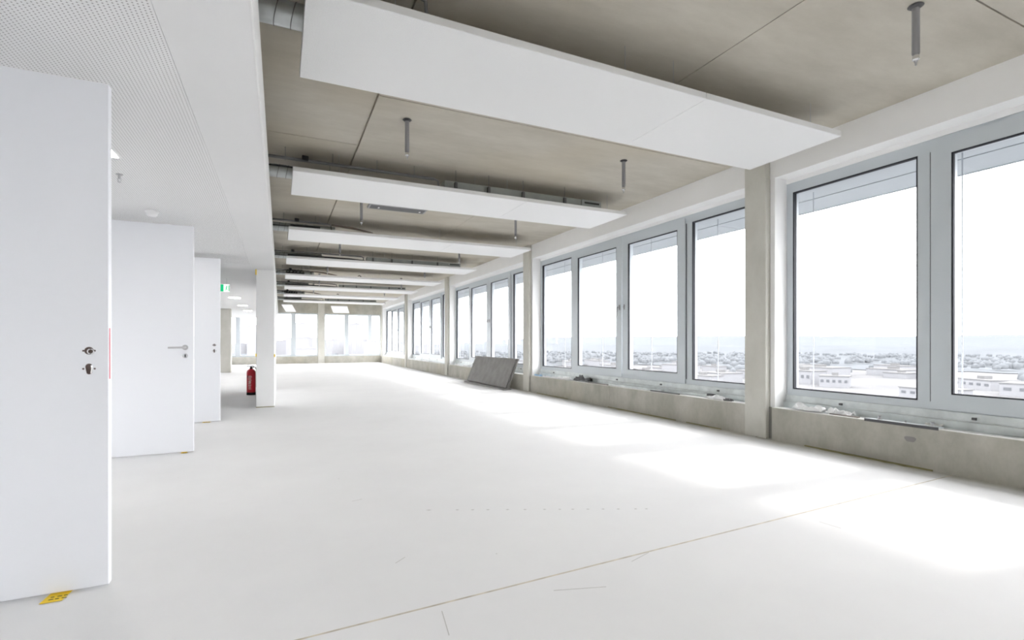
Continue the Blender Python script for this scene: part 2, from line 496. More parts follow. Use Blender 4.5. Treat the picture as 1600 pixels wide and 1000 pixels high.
# windows: built once for a bay, then copied with all parts
def bars(m, x0, x1, rects):
    for (a, b, z0, z1) in rects:
        m.box(x0, x1, -b, -a, z0, z1)
    return m
def ring(x0, x1, a, b, z0, z1, w, wz=None):
    wz = wz or w
    return bars(MB(), x0, x1, [(a, a + w, z0, z1), (b - w, b, z0, z1), (a + w, b - w, z0, z0 + wz), (a + w, b - w, z1 - wz, z1)])
END = 5.636
def make_window(name, label):
    t = empty(name, (XW, 0, 0), label, 'window', kind='structure')
    z0, z1 = 0.50, 2.92
    fr = bars(MB(), 0.0, 0.10, [(0, 0.075, z0, z1), (END - 0.075, END, z0, z1), (0.075, END - 0.075, z0, z0 + 0.07), (0.075, END - 0.075, z1 - 0.11, z1),
                             (1.305, 1.40, z0 + 0.07, z1 - 0.11), (4.44, 4.54, z0 + 0.07, z1 - 0.11)])
    f = fr.build('outer_frame', 'frame_grey', t)
    for (a, b) in ((0.075, 1.305), (4.54, END - 0.075)):
        MB().box(0.048, 0.056, -b, -a, z0 + 0.07, z1 - 0.11).build('fixed_pane', 'window_glass', t)
        ring(0.003, 0.046, a, b, z0 + 0.07, z1 - 0.11, 0.014).build('gasket', 'gasket_black', t)
    # dark rebate behind the movable sashes
    ring(0.004, 0.03, 1.40, 4.44, z0 + 0.07, z1 - 0.11, 0.02, 0.006).build('rebate_seal', 'gasket_black', t)
    sz0, sz1 = z0 + 0.01, z1 - 0.035
    for i, (a, b) in enumerate(((1.416, 2.958), (2.974, 4.424))):
        w = 0.15
        s = ring(-0.022, 0.0, a, b, sz0, sz1, w, 0.135).build('casement_sash', 'frame_grey', t)
        ring(-0.018, 0.011, a + w - 0.008, b - w + 0.008, sz0 + 0.127, sz1 - 0.127, 0.021).build('gasket', 'gasket_black', s)
        MB().box(0.012, 0.02, -(b - w), -(a + w), sz0 + 0.13, sz1 - 0.13).build('pane', 'window_glass', s)
        ring(0.004, 0.09, a + w * 0.3, b - w * 0.3, sz0 + 0.06, sz1 - 0.06, w * 0.7 - 0.004, 0.07).build('sash_core', 'frame_grey', s)
        hy = -(b - 0.055) if i == 0 else -(a + 0.06)
        h = MB().chamfer_box(-0.032, -0.022, hy - 0.016, hy + 0.016, 1.655, 1.745, 0.004)
        if i == 0:
            h.tube([(-0.032, hy, 1.70), (-0.075, hy, 1.70)], 0.009, 8)
            h.tube([(-0.072, hy, 1.706), (-0.076, hy + 0.006, 1.62), (-0.074, hy + 0.008, 1.555)], [0.010, 0.010, 0.007], 8)
        else:
            h.tube([(-0.032, hy, 1.70), (-0.045, hy, 1.70)], 0.011, 8)
        h.build('handle', 'pipe_grey', s)
    return t
NAMES = ['behind the camera, second bay', 'at the right edge, nearest the camera', 'between the first and second columns', 'behind the leaning grey boards', 'third column along the window wall, beyond the boards', 'last bay before the far corner']
w0 = make_window('window_1', 'grey aluminium four-part window at right edge, nearest the camera')
w0.location.y = BAYS[1] + 6.0
wl = ['grey four-part window between the two nearest concrete columns',
      'grey four-part window behind the leaning grey boards',
      'grey four-part window in the bay just beyond the leaning boards',
      'grey four-part window in the last bay before the far corner']
for i, b in enumerate(BAYS[2:]):
    o = copy_tree(w0); o.name = 'window_%d' % (i + 2); o['label'] = wl[i]
    o.location.y = b + 6.0
o = copy_tree(w0); o.name = 'window_6'; o['label'] = 'grey four-part window of the bay behind the camera'
o.location.y = BAYS[0] + 6.0

# ------------------------------------------------------------------ canopy outside, above the windows, with thin blind guide rods
cn = empty('facade_canopy', (5.42, 0, 2.85), 'blue-grey canopy with a dark slot, seen through the window tops', 'canopy', kind='structure')
for k in range(8):
    y0 = -8.6 + k * 4.7; y1 = y0 + 4.69
    bx('soffit_panel', 'canopy_panel', cn, 0.0, 0.47, y0, y1, 0.0, 0.03)
    bx('soffit_panel', 'canopy_panel', cn, 0.50, 1.03, y0, y1, 0.0, 0.03)
bx('canopy_body', 'canopy_panel', cn, 0.005, 1.03, -8.6, 29.0, 0.10, 0.55)
bx('slot_back', 'gasket_black', cn, 0.46, 0.51, -8.6, 29.0, 0.03, 0.06)
bx('canopy_fascia', 'canopy_panel', cn, 1.03, 1.05, -8.6, 29.0, -0.01, 0.55)
for k in range(-6, 18):
    y = 3.80 + 1.4 * k
    MB().tube([(0.22, y, 0.0), (0.22, y, -2.75)], 0.0065, 6).build('guide_rod', 'cable_light', cn)
bx('outer_ledge', 'canopy_panel', cn, 0.08, 0.32, -8.6, 29.0, -2.79, -2.75)

# ------------------------------------------------------------------ far and rear end walls
def end_wall(name, y0, sgn, label):
    """window wall across the building; sgn=+1 faces the camera from the far end"""
    t = empty(name, (0, y0, 0), label, 'wall', kind='structure')
    def b(n, m, x0, x1, d0, d1, z0, z1, p=t):
        a0, a1 = (d0, d1) if sgn > 0 else (-d1, -d0)
        return bx(n, m, p, x0, x1, a0, a1, z0, z1)
    b('parapet_panel', 'wall_concrete', XL, 1.79, 0, 0.3, 0, 0.37)
    b('parapet_panel', 'wall_concrete', 2.12, 5.03, 0, 0.3, 0, 0.37)
    b('sill_strip', 'mortar_white', -1.0, 1.3, 0.02, 0.1, 0.37, 0.378)
    b('column', 'column_concrete', 1.795, 2.115, -0.03, 0.35, 0, ZC)
    b('lintel', 'wall_concrete', XL, 1.79, 0.03, 0.35, 2.62, ZC)
    b('lintel', 'wall_concrete', 2.12, 5.03, 0.03, 0.35, 2.62, ZC)
    return t
def end_window(name, t0, sgn, x0, x1, muls, label):
    t = empty(name, (0, t0, 0), label, 'window', kind='structure')
    def b(n, m, xa, xb, d0, d1, z0, z1):
        a0, a1 = (d0, d1) if sgn > 0 else (-d1, -d0)
        return bx(n, m, t, xa, xb, a0, a1, z0, z1)
    b('frame_rail', 'frame_grey', x0, x1, 0.15, 0.25, 0.37, 0.44)
    b('frame_rail', 'frame_grey', x0, x1, 0.15, 0.25, 2.55, 2.62)
    edges = [x0] + muls + [x1]
    for i, m in enumerate(muls):
        b('mullion', 'frame_grey', m - 0.11, m + 0.11, 0.13, 0.25, 0.44, 2.55)
    for e0, e1 in ((x0, x0 + 0.05), (x1 - 0.05, x1)):
        b('frame_jamb', 'frame_grey', e0, e1, 0.15, 0.25, 0.44, 2.55)
    for i in range(len(edges) - 1):
        l = edges[i] + (0.05 if i == 0 else 0.11); r = edges[i + 1] - (0.05 if i == len(edges) - 2 else 0.11)
        b('pane', 'window_glass', l, r, 0.195, 0.203, 0.44, 2.55)
    return t
end_wall('wall_far', YF, 1, 'far end wall of concrete parapet and windows')
tag(bx('wall_back', 'white_plaster', None, XL, 5.03, YB - 0.2, YB, 0, ZC), 'unseen solid white end wall behind the camera', 'wall', kind='structure')  # unseen; made windowless so less light from behind reaches the doors
mulL = [-6.6, -5.4, -4.3, -3.1, -1.91, -0.65, 0.61]
end_window('window_7', YF, 1, XL, 1.79, mulL, 'row of tall far-end panes left of the concrete column')
end_window('window_8', YF, 1, 2.12, 5.03, [3.24, 4.46], 'far-end panes between the concrete column and the right corner')

# ------------------------------------------------------------------ left side: core wall with three door openings, rooms behind, outer left wall
wlft = empty('wall_left', (-1.76, 0, 0), 'white core wall hidden behind the three open doors', 'wall', kind='structure')
DY = [2.80, 5.87, 7.98]
segs = []
y = YB
for d in DY:
    segs.append((y, d + 0.05)); y = d + 1.05
segs.append((y, 18.0))
for a, b in segs:
    bx('wall_panel', 'bulkhead_white', wlft, -0.12, 0, a, b, 0, ZL)
for d in DY:
    bx('wall_panel', 'bulkhead_white', wlft, -0.12, 0, d + 0.05, d + 1.05, 2.30, ZL)
    for (a, b) in ((d + 0.05, d + 0.09), (d + 1.01, d + 1.05)):
        bx('door_frame', 'frame_grey', wlft, -0.125, 0.006, a, b, 0, 2.30)
    bx('door_frame', 'frame_grey', wlft, -0.125, 0.006, d + 0.09, d + 1.01, 2.265, 2.30)
bx('room_wall', 'bulkhead_white', wlft, -2.62, -2.5, YB, 18.0, 0, ZL)  # unseen; added to close the core so no sky light leaks in
bx('end_wall', 'bulkhead_white', wlft, -2.5, -0.12, 17.9, 18.0, 0, ZL)
tag(bx('wall_outer_left', 'bulkhead_white', None, XL - 0.15, XL, YB - 0.2, YF + 0.3, 0, ZC), 'outer wall far left, beyond the core', 'wall', kind='structure')

# ------------------------------------------------------------------ dropped ceiling (bulkhead) on the left
bh = empty('ceiling_bulkhead', (-0.10, 0, ZL), 'white lowered ceiling strip with perforated acoustic field over the doors', 'ceiling', kind='structure')
bx('soffit_board', 'bulkhead_white', bh, -0.323, 0, YB, YF, 0, 0.03)
bx('perforated_panel', 'perforated_white', bh, -1.66, -0.325, YB, 8.9, 0.001, 0.03)
bx('soffit_board', 'bulkhead_white', bh, -1.66, -0.325, 8.902, YF, 0, 0.03)
bx('soffit_board', 'bulkhead_white', bh, XL + 0.10, -1.662, YB, YF, 0, 0.03)
bx('fascia_board', 'white_plaster', bh, -0.03, 0.0, YB, YF, 0.031, 0.46)
bx('edge_bead', 'white_plaster', bh, -0.001, 0.006, YB, YF, 0.0, 0.03)
# dark plenum floor and pipes above the soffit stay hidden

# ------------------------------------------------------------------ white wall pier on the left
pr = empty('wall_pier', (-0.23, 9.45, 0), 'white plastered wall pier under the edge of the lowered ceiling', 'pier', kind='structure')
MB().chamfer_box(-0.14, 0.14, 0, 3.3, 0, ZL, 0.006).build('pier_body', 'white_plaster', pr)
for (x, z) in ((-0.145, 2.24), (-0.145, 0.86), (0.139, 0.85)):
    bx('tape_tab', 'yellow_paper', pr, x - 0.006, x + 0.012, -0.006, 0.004, z, z + (0.09 if z > 2 else 0.05))
bx('dirty_foot', 'moss', pr, -0.142, 0.142, -0.012, -0.001, 0, 0.012)

# far concrete column on the left, at the end of the core
tag(MB().chamfer_box(-2.08, -1.64, 20.9, 21.3, 0, ZL, 0.008).build('concrete_column', 'column_concrete'), 'square brown-grey concrete column left of the far windows, beyond the fire extinguisher', 'column', kind='structure')

# ------------------------------------------------------------------ doors
def make_door(name, d, label, kind):
    XH, XE = -1.725, -0.70 if d < 3 else (-0.787 if d < 6 else -0.756)
    t = empty(name, (XH, d, 0), label, 'door', kind='structure')
    w = XE - XH
    z0, z1 = 0.012, 2.26
    MB().chamfer_box(0, w, 0, 0.042, z0, z1, 0.0025).build('leaf', 'door_white', t)
    for z in (0.25, 1.1, 2.0):
        MB().tube([(-0.008, 0.048, z), (-0.008, 0.048, z + 0.10)], 0.007, 8).build('hinge', 'steel_brushed', t)
    hx = w - 0.070
    if kind == 'bare':
        for z, long in ((1.063, 0), (0.983, 1)):
            h = MB()
            if not long:
                pts = [(hx + 0.017 * math.cos(a), -0.0006, z + 0.017 * math.sin(a)) for a in [2 * math.pi * k / 16 for k in range(16)]]
                ho = MB()._add(pts, [tuple(range(16))]); ho.build('latch_hole', 'hole_brown', t)
                MB().tube([(hx + 0.006 + 0.011 * math.cos(a), -0.0015, z - 0.003 + 0.011 * math.sin(a)) for a in [2 * math.pi * k / 14 for k in range(15)]], 0.003, 6).build('latch_follower', 'chrome', t)
            else:
                pts = [(hx + 0.013 * math.cos(a), -0.0006, z + 0.010 + 0.013 * math.sin(a)) for a in [math.pi * k / 8 for k in range(9)]]
                pts += [(hx + 0.009 * math.cos(a), -0.0006, z - 0.016 + 0.009 * math.sin(a)) for a in [math.pi + math.pi * k / 8 for k in range(9)]]
                MB()._add(pts, [tuple(range(18))]).build('cylinder_hole', 'hole_brown', t)
                MB().tube([(hx + 0.009, -0.002, z + 0.015), (hx + 0.011, -0.002, z), (hx + 0.008, -0.002, z - 0.02)], 0.004, 6).build('cylinder_edge', 'chrome', t)
            for dx in (-0.020, 0.020):
                a0 = [(hx + dx + 0.0042 * math.cos(a), -0.0006, z + 0.0042 * math.sin(a)) for a in [2 * math.pi * k / 10 for k in range(10)]]
                MB()._add(a0, [tuple(range(10))]).build('screw_hole', 'hole_brown', t)
    else:
        # round rosette, lever turned towards the hinge, separate lock rosette
        def disc(x, z, r, y0, y1):
            return MB().tube([(x, y0, z), (x, y1, z)], r, 20)
        disc(hx, 1.05, 0.026, 0.0, -0.009).build('rosette', 'steel_brushed', t)
        MB().tube([(hx, -0.006, 1.05), (hx, -0.045, 1.05), (hx - 0.012, -0.055, 1.05), (hx - 0.135, -0.055, 1.049)], [0.010, 0.010, 0.0105, 0.009], 10).build('lever', 'steel_brushed', t)
        k = disc(hx, 0.967, 0.024, 0.0, -0.006).build('lock_rosette', 'chrome', t)
        MB().chamfer_box(hx - 0.005, hx + 0.005, -0.009, -0.006, 0.952, 0.982, 0.001).build('keyhole', 'black_plastic', k)
        MB().tube([(hx, 0.042, 1.05), (hx, 0.085, 1.05), (hx - 0.12, 0.09, 1.05)], 0.009, 8).build('lever', 'steel_brushed', t)
    if kind == 'bare' and d < 3:
        bx('red_tape', 'red_sticker', t, w - 0.0001, w + 0.0012, 0.008, 0.020, 0.935, 1.165)
    bx('lock_plate', 'steel_brushed', t, w - 0.001, w + 0.0006, 0.012, 0.030, 0.93, 1.16) if d > 3 else None
    return t
make_door('door_1', DY[0], 'nearest white door at left edge, standing open without its handle', 'bare')
make_door('door_2', DY[1], 'middle white door standing open, with steel lever handle and lock', 'lever')
make_door('door_3', DY[2], 'farthest and smallest of three open white doors, holes where handle belongs', 'bare')

# yellow printed slips wedged under the doors
def slip(x, y, w, l, skew, label, parent=None):
    t = empty('yellow_slip', (x, y, 0), label, 'paper slip', 'yellow slips under the doors')
    vs = [(-w / 2 + skew * 0, 0.05, 0.004), (w / 2, 0.05, 0.004), (w / 2 - skew, -l, 0.003), (-w / 2 - skew, -l, 0.003)]
    vs2 = [(a, b, c + 0.0012) for a, b, c in vs]
    MB()._add(vs + vs2, [(0, 1, 2, 3), (7, 6, 5, 4), (0, 4, 5, 1), (1, 5, 6, 2), (2, 6, 7, 3), (3, 7, 4, 0)]).build('paper', 'yellow_paper', t)
    for i in range(6):
        px = -w / 2 + 0.018 + (i % 3) * w / 3.4 - skew * 0.5; py = -l * (0.25 + 0.4 * (i // 3))
        bx('print_mark', 'black_ink', t, px, px + 0.012 + 0.004 * (i % 2), py, py + 0.004, 0.0042, 0.0062)
    return t
slip(-0.868, 2.79, 0.075, 0.06, 0.012, 'large yellow slip of paper under the nearest door')
slip(-0.868, 5.86, 0.05, 0.012, 0.0, 'yellow slip peeking out under the middle door')
slip(-0.92, 7.97, 0.09, 0.008, 0.0, 'thin yellow slip under the farthest door')

# ------------------------------------------------------------------ dropped-ceiling fittings
def luminaire(x0, x1, y0, y1, label):
    t = empty('ceiling_lamp', ((x0 + x1) / 2, (y0 + y1) / 2, ZL), label, 'lamp', 'recessed lamps in the lowered ceiling')
    w, l = (x1 - x0) / 2, (y1 - y0) / 2
    m = MB()
    m.box(-w - 0.012, -w, -l - 0.012, l + 0.012, -0.004, 0.001).box(w, w + 0.012, -l - 0.012, l + 0.012, -0.004, 0.001)
    m.box(-w, w, -l - 0.012, -l, -0.004, 0.001).box(-w, w, l, l + 0.012, -0.004, 0.001)
    m.build('lamp_trim', 'detector_white', t)
    bx('diffuser', 'lamp_panel', t, -w, w, -l, l, -0.0025, 0.0005)
luminaire(-1.26, -0.975, 3.80, 4.115, 'lit recessed square lamp, partly hidden by the nearest door')
luminaire(-1.26, -0.985, 6.83, 7.1, 'lit recessed lamp hidden above the middle door')
luminaire(-1.27, -1.0, 15.5, 15.8, 'lit recessed lamp right of the exit sign, nearest of three')
luminaire(-1.27, -1.0, 18.7, 19.0, 'lit recessed lamp, middle of three beyond the exit sign')
luminaire(-1.27, -1.0, 21.7, 22.0, 'lit recessed lamp, farthest of three before the far windows')
# sprinkler head
t = empty('sprinkler_head', (-1.067, 4.52, ZL), 'small pendant sprinkler in the perforated ceiling beside the nearest door', 'sprinkler')
MB().lathe(0, 0, [(0.022, 0.0), (0.022, -0.004), (0.010, -0.010), (0.008, -0.03), (0.006, -0.034)], 14).build('sprinkler_body', 'steel_brushed', t)
MB().tube([(0.008, 0, -0.03), (0.011, 0, -0.042), (0.003, 0, -0.058)], 0.0022, 6).build('yoke_arm', 'steel_brushed', t)
MB().tube([(-0.008, 0, -0.03), (-0.011, 0, -0.042), (-0.003, 0, -0.058)], 0.0022, 6).build('yoke_arm', 'steel_brushed', t)
MB().lathe(0, 0, [(0.013, -0.058), (0.013, -0.060)], 12).build('deflector', 'steel_brushed', t)
# smoke detectors
for (x, y, r, lab) in ((-1.09, 5.66, 0.055, 'white domed smoke detector above the middle door'), (-1.075, 6.25, 0.06, 'flat ceiling sensor just behind the smoke detector')):
    t = empty('smoke_detector', (x, y, ZL), lab, 'detector', 'ceiling detectors')
    MB().lathe(0, 0, [(r, 0.0), (r, -0.012), (r * 0.96, -0.016)], 20).build('detector_base', 'detector_white', t)
    k = 1.0 if r < 0.058 else 0.25
    MB().lathe(0, 0, [(r * 0.82, -0.014), (r * 0.80, -0.016 - 0.018 * k), (r * 0.55, -0.016 - 0.034 * k), (r * 0.2, -0.016 - 0.038 * k)], 20).build('detector_dome', 'detector_white', t)

# hanging exit sign
t = empty('exit_sign', (-0.985, 11.0, 2.07), 'green and white emergency exit sign hanging beside the farthest door', 'sign')
MB().chamfer_box(-0.17, 0.10, 0.0, 0.02, 0.0, 0.145, 0.003).build('sign_panel', 'exit_white', t)
MB().chamfer_box(-0.17, 0.0, -0.002, 0.0, 0.004, 0.141, 0.0008).build('green_field', 'exit_green', t)
# white arrow pointing left on the green field
MB()._add([(-0.150, -0.0026, 0.072), (-0.105, -0.0026, 0.115), (-0.105, -0.0026, 0.087), (-0.055, -0.0026, 0.087), (-0.055, -0.0026, 0.057), (-0.105, -0.0026, 0.057), (-0.105, -0.0026, 0.029)], [(0, 6, 5, 4, 3, 2, 1)]).build('arrow', 'exit_white', t)
# running figure and doorway in green on the white field
man = MB()
man.tube([(0.052, -0.002, 0.108), (0.052, -0.004, 0.108)], 0.011, 10)
man._add([(0.036, -0.0026, 0.096), (0.055, -0.0026, 0.096), (0.053, -0.0026, 0.058), (0.035, -0.0026, 0.058)], [(0, 3, 2, 1)])
man._add([(0.036, -0.0026, 0.060), (0.046, -0.0026, 0.060), (0.036, -0.0026, 0.026), (0.024, -0.0026, 0.026)], [(0, 3, 2, 1)])
man._add([(0.042, -0.0026, 0.060), (0.053, -0.0026, 0.060), (0.066, -0.0026, 0.036), (0.056, -0.0026, 0.030)], [(0, 3, 2, 1)])
man._add([(0.050, -0.0026, 0.094), (0.056, -0.0026, 0.086), (0.074, -0.0026, 0.076), (0.074, -0.0026, 0.084)], [(0, 3, 2, 1)])
man.build('running_figure', 'exit_green', t)
MB()._add([(0.082, -0.0024, 0.02), (0.097, -0.0024, 0.012), (0.097, -0.0024, 0.133), (0.082, -0.0024, 0.125)], [(0, 1, 2, 3)]).build('doorway', 'exit_green', t)
MB().box(0.10, 0.118, 0.004, 0.016, 0.05, 0.10).build('end_clip', 'detector_white', t)
for x in (-0.12, 0.05):
    MB().tube([(x, 0.01, 0.14), (x, 0.01, 0.262)], 0.004, 6).build('hanger', 'steel_brushed', t)

# ------------------------------------------------------------------ fire extinguisher
t = empty('fire_extinguisher', (-0.555, 11.8, 0), 'red fire extinguisher standing on the floor left of the white pier', 'fire extinguisher')
MB().lathe(0, 0, [(0.078, 0.0), (0.087, 0.004), (0.088, 0.055), (0.084, 0.058)], 28).build('base_ring', 'black_plastic', t)
MB().lathe(0, 0, [(0.083, 0.055), (0.085, 0.06), (0.085, 0.47), (0.080, 0.50), (0.064, 0.525), (0.036, 0.542), (0.028, 0.545)], 28).build('cylinder', 'extinguisher_red', t)
MB().lathe(0, 0, [(0.030, 0.543), (0.030, 0.565), (0.022, 0.568), (0.022, 0.60), (0.012, 0.605)], 16).build('valve', 'black_plastic', t)
MB().chamfer_box(-0.085, 0.06, -0.014, 0.014, 0.590, 0.602, 0.003).build('carry_handle', 'black_plastic', t)
MB()._add([(-0.075, -0.012, 0.622), (0.05, -0.012, 0.606), (0.05, 0.012, 0.606), (-0.075, 0.012, 0.622), (-0.075, -0.012, 0.630), (0.05, -0.012, 0.614), (0.05, 0.012, 0.614), (-0.075, 0.012, 0.630)],
          [(0, 3, 2, 1), (4, 5, 6, 7), (0, 1, 5, 4), (1, 2, 6, 5), (2, 3, 7, 6), (3, 0, 4, 7)]).build('squeeze_lever', 'black_plastic', t)
MB().tube([(0.028, 0, 0.575), (0.075, -0.01, 0.585), (0.098, -0.01, 0.53), (0.099, -0.01, 0.40), (0.099, -0.01, 0.16)], 0.010, 8).build('hose', 'black_plastic', t)
def arc_patch(a0, a1, z0, z1, r, n=10):
    vs = []
    for i in range(n + 1):
        a = R(a0 + (a1 - a0) * i / n)
        vs += [(r * math.cos(a), r * math.sin(a), z0), (r * math.cos(a), r * math.sin(a), z1)]
    return MB()._add(vs, [(2 * i, 2 * i + 2, 2 * i + 3, 2 * i + 1) for i in range(n)], True)
lab = arc_patch(215, 300, 0.10, 0.44, 0.0853).build('label_sheet', 'extinguisher_red', t)
for i in range(13):
    z = 0.12 + i * 0.023
    arc_patch(238 + random.uniform(-6, 4), 278 + random.uniform(-8, 6), z, z + 0.009 + 0.004 * (i % 2), 0.0857, 5).build('print_line', 'label_print', lab)
arc_patch(217, 234, 0.36, 0.42, 0.0857, 4).build('print_block', 'label_dark', lab)
arc_patch(246, 268, 0.255, 0.285, 0.0859, 5).build('pictogram', 'label_print', lab)

# ------------------------------------------------------------------ ceiling sails with their services
SX0, SX1, SZ, SD = 0.125, 4.665, 2.99, 0.985
S0, SP = 2.88, 3.12
def make_sail(i):
    y = S0 + SP * i
    lab = '%s white suspended ceiling panel counted from the camera' % ORD[i]
    if i == 0: lab = 'largest white suspended ceiling panel, nearest the camera'
    if i == 7: lab = 'farthest white suspended ceiling panel before the far windows'
    t = empty('ceiling_sail', (0, y, SZ), lab, 'ceiling panel', 'suspended ceiling panels')
    mt = 'sail_perforated' if i == 0 else 'sail_white'
    MB().chamfer_box(SX0, 3.00, 0, SD, 0, 0.05, 0.0025).build('panel_board', mt, t)
    MB().chamfer_box(3.003, SX1, 0, SD, 0, 0.05, 0.0025).build('panel_board', mt, t)
    for x in (0.62, 2.30, 2.76, 4.38):
        for yy in (0.10, SD - 0.10):
            MB().tube([(x, yy, 0.048), (x, yy, ZC - SZ)], 0.0022, 6).build('hanger_wire', 'cable_light', t)
    return y
for i in range(8):
    y = make_sail(i)
    zt = SZ + 0.05
    o = ORD[i]
    # galvanised feed duct coming out over the lowered ceiling, with tie wires
    d = empty('air_duct', (0, y + 0.50, zt + 0.085), 'galvanised air duct feeding the %s ceiling panel over the bulkhead edge' % o, 'duct', 'feed ducts of the ceiling panels')
    pts = [(-0.9, 0, 0.0), (0.9, 0, 0.0)]
    MB().tube(pts, 0.075, 18).build('duct_pipe', 'duct_metal', d)
    for x in (-0.02, 0.075, 0.4):
        MB().tube([(x + 0.03 * math.cos(a) * 0.6, 0.0775 * math.sin(a), 0.0775 * math.cos(a)) for a in [2 * math.pi * k / 16 for k in range(17)]], 0.0028, 5).build('tie_wire', 'pipe_dark', d)
    MB().tube([(-0.45, 0, 0), (-0.41, 0, 0)], 0.079, 18).build('duct_collar', 'duct_metal', d)
    for x in (-0.30, 0.55):
        MB().tube([(x, 0, 0.07), (x, 0, ZC - zt - 0.085)], 0.003, 6).build('hanger_rod', 'pipe_dark', d)
    # dark water pipes along the near edge
    p = empty('water_pipe', (0, y + 0.09, zt), 'thin dark water pipe running along the near edge of the %s ceiling panel' % o, 'pipe', 'water pipes above the ceiling panels')
    xe = 1.75 if i % 2 == 1 else 0.75
    zz = 0.12 if i else 0.16
    MB().tube([(-0.9, 0.02, zz), (xe * 0.5, 0.015, zz - 0.005), (xe, 0.0, zz - 0.012)], 0.017, 10).build('pipe_run', 'pipe_dark', p)
    MB().tube([(xe, 0.0, zz - 0.012), (xe + 0.05, 0.0, zz - 0.03), (xe + 0.06, 0.0, 0.004)], 0.012, 8).build('pipe_drop', 'pipe_dark', p)
    MB().tube([(-0.9, 0.06, 0.03), (0.25, 0.05, 0.03)], 0.009, 8).build('pipe_return', 'hose_black', p)
    MB().chamfer_box(0.22, 0.29, -0.015, 0.05, zz - 0.01, zz + 0.045, 0.006).build('valve_body', 'hose_black', p)
    for x in (0.05, 0.55, 1.05, 1.5):
        if x < xe:
            MB().tube([(x, 0.015, zz - 0.03), (x, 0.015, ZC - zt)], 0.003, 6).build('pipe_hanger', 'pipe_dark', p)
    if i % 2 == 1:
        b = empty('plenum_box', (0, y + 0.06, zt), 'long grey metal plenum lying on top of the %s ceiling panel' % o, 'plenum', 'plenum boxes on the ceiling panels')
        MB().chamfer_box(1.88, 4.22, 0.0, 0.20, 0.0, 0.105, 0.004).build('plenum_body', 'plenum_metal', b)
        MB().chamfer_box(3.90, 4.225, -0.03, -0.001, 0.0, 0.10, 0.003).build('end_unit', 'plenum_metal', b)
        bx('outlet_slot', 'hose_black', b, 3.94, 4.19, -0.0335, -0.0302, 0.045, 0.07)
        for x in (2.0, 2.45, 2.95, 3.6):
            MB().chamfer_box(x, x + 0.035, -0.045, -0.002, 0.0, 0.085, 0.003).build('bracket', 'dark_metal', b)
            MB().tube([(x + 0.017, -0.02, 0.06), (x + 0.017, -0.02, ZC - zt)], 0.003, 6).build('bracket_rod', 'pipe_dark', b)
    if i in (2, 3, 4, 5, 6, 7):
        h = empty('flexible_hose', (0, y + 0.04, zt), 'black insulated hose at the left end of the %s ceiling panel' % o, 'hose', 'insulated hoses on the ceiling panels')
        if i % 2 == 0:
            MB().tube([(0.15, 0.0, 0.022), (0.45, 0.0, 0.022), (0.62, 0.0, 0.022)], 0.021, 8).build('hose_sleeve', 'hose_black', h)
            MB().tube([(0.80, -0.02, 0.085), (0.95, -0.02, 0.08), (1.15, -0.02, 0.065), (1.35, -0.02, 0.035), (1.5, -0.02, 0.016)], [0.016, 0.018, 0.022, 0.018, 0.006], 8).build('hose_end', 'hose_brown', h)
            if i >= 4:
                for q in range(5):
                    MB().tube([(0.15 + 0.09 * q, 0.0, 0.05), (0.19 + 0.09 * q, -0.01, 0.10 + 0.02 * (q % 2)), (0.25 + 0.09 * q, 0.0, 0.06), (0.22 + 0.09 * q, 0.02, 0.045)], 0.012, 6).build('hose_coil', 'hose_black', h)
        else:
            MB().tube([(0.15, 0, 0.024), (0.9, 0.0, 0.024), (1.5, 0, 0.022), (1.84, 0, 0.012)], [0.024, 0.024, 0.02, 0.008], 8).build('hose_sleeve', 'hose_black', h)
    if i in (4, 6):
        tag(MB().tube([(2.1, y + 0.08, zt + 0.03), (2.14, y + 0.08, zt + 0.06), (2.19, y + 0.08, zt + 0.02)], 0.012, 6).build('valve_stub', 'hose_black'), 'small black valve stub on top of the %s ceiling panel' % o, 'valve', 'valve stubs')

# two short white panels hung near the far windows
for (x0, x1, yc, lab) in ((0.05, 0.52, 26.6, 'short white hanging panel near the far windows, beside the pier'), (2.3, 3.1, 26.6, 'short white hanging panel near the far windows, right of the concrete column')):
    t = empty('hanging_panel', (0, yc, 2.66), lab, 'ceiling panel', 'short panels at the far end')
    MB()._add([(x0, 0, 0.26), (x1, 0, 0.26), (x1 + 0.2, 0.9, -0.02), (x0 + 0.2, 0.9, -0.02), (x0, 0, 0.29), (x1, 0, 0.29), (x1 + 0.2, 0.9, 0.01), (x0 + 0.2, 0.9, 0.01)],
              [(0, 3, 2, 1), (4, 5, 6, 7), (0, 1, 5, 4), (1, 2, 6, 5), (2, 3, 7, 6), (3, 0, 4, 7)]).build('panel_board', 'sail_white', t)
    for x in (x0 + 0.08, x1 - 0.08):
        MB().tube([(x, 0.02, 0.28), (x, 0.02, ZC - 2.66)], 0.003, 6).build('hanger_wire', 'cable_light', t)

# dark slot housing on the ceiling between the second and third panels
t = empty('slot_housing', (1.72, 8.10, ZC), 'dark grey slotted box fixed to the ceiling behind the second panel', 'vent')
MB().chamfer_box(-0.46, 0.46, -0.13, 0.13, -0.03, 0.0, 0.003).build('housing_body', 'pipe_grey', t)
bx('slot_plate', 'dark_metal', t, -0.43, 0.43, -0.10, 0.10, -0.034, -0.0302)
for x in (-0.30, 0.36):
    bx('clip', 'detector_white', t, x - 0.012, x + 0.012, -0.02, 0.02, -0.042, -0.0342)

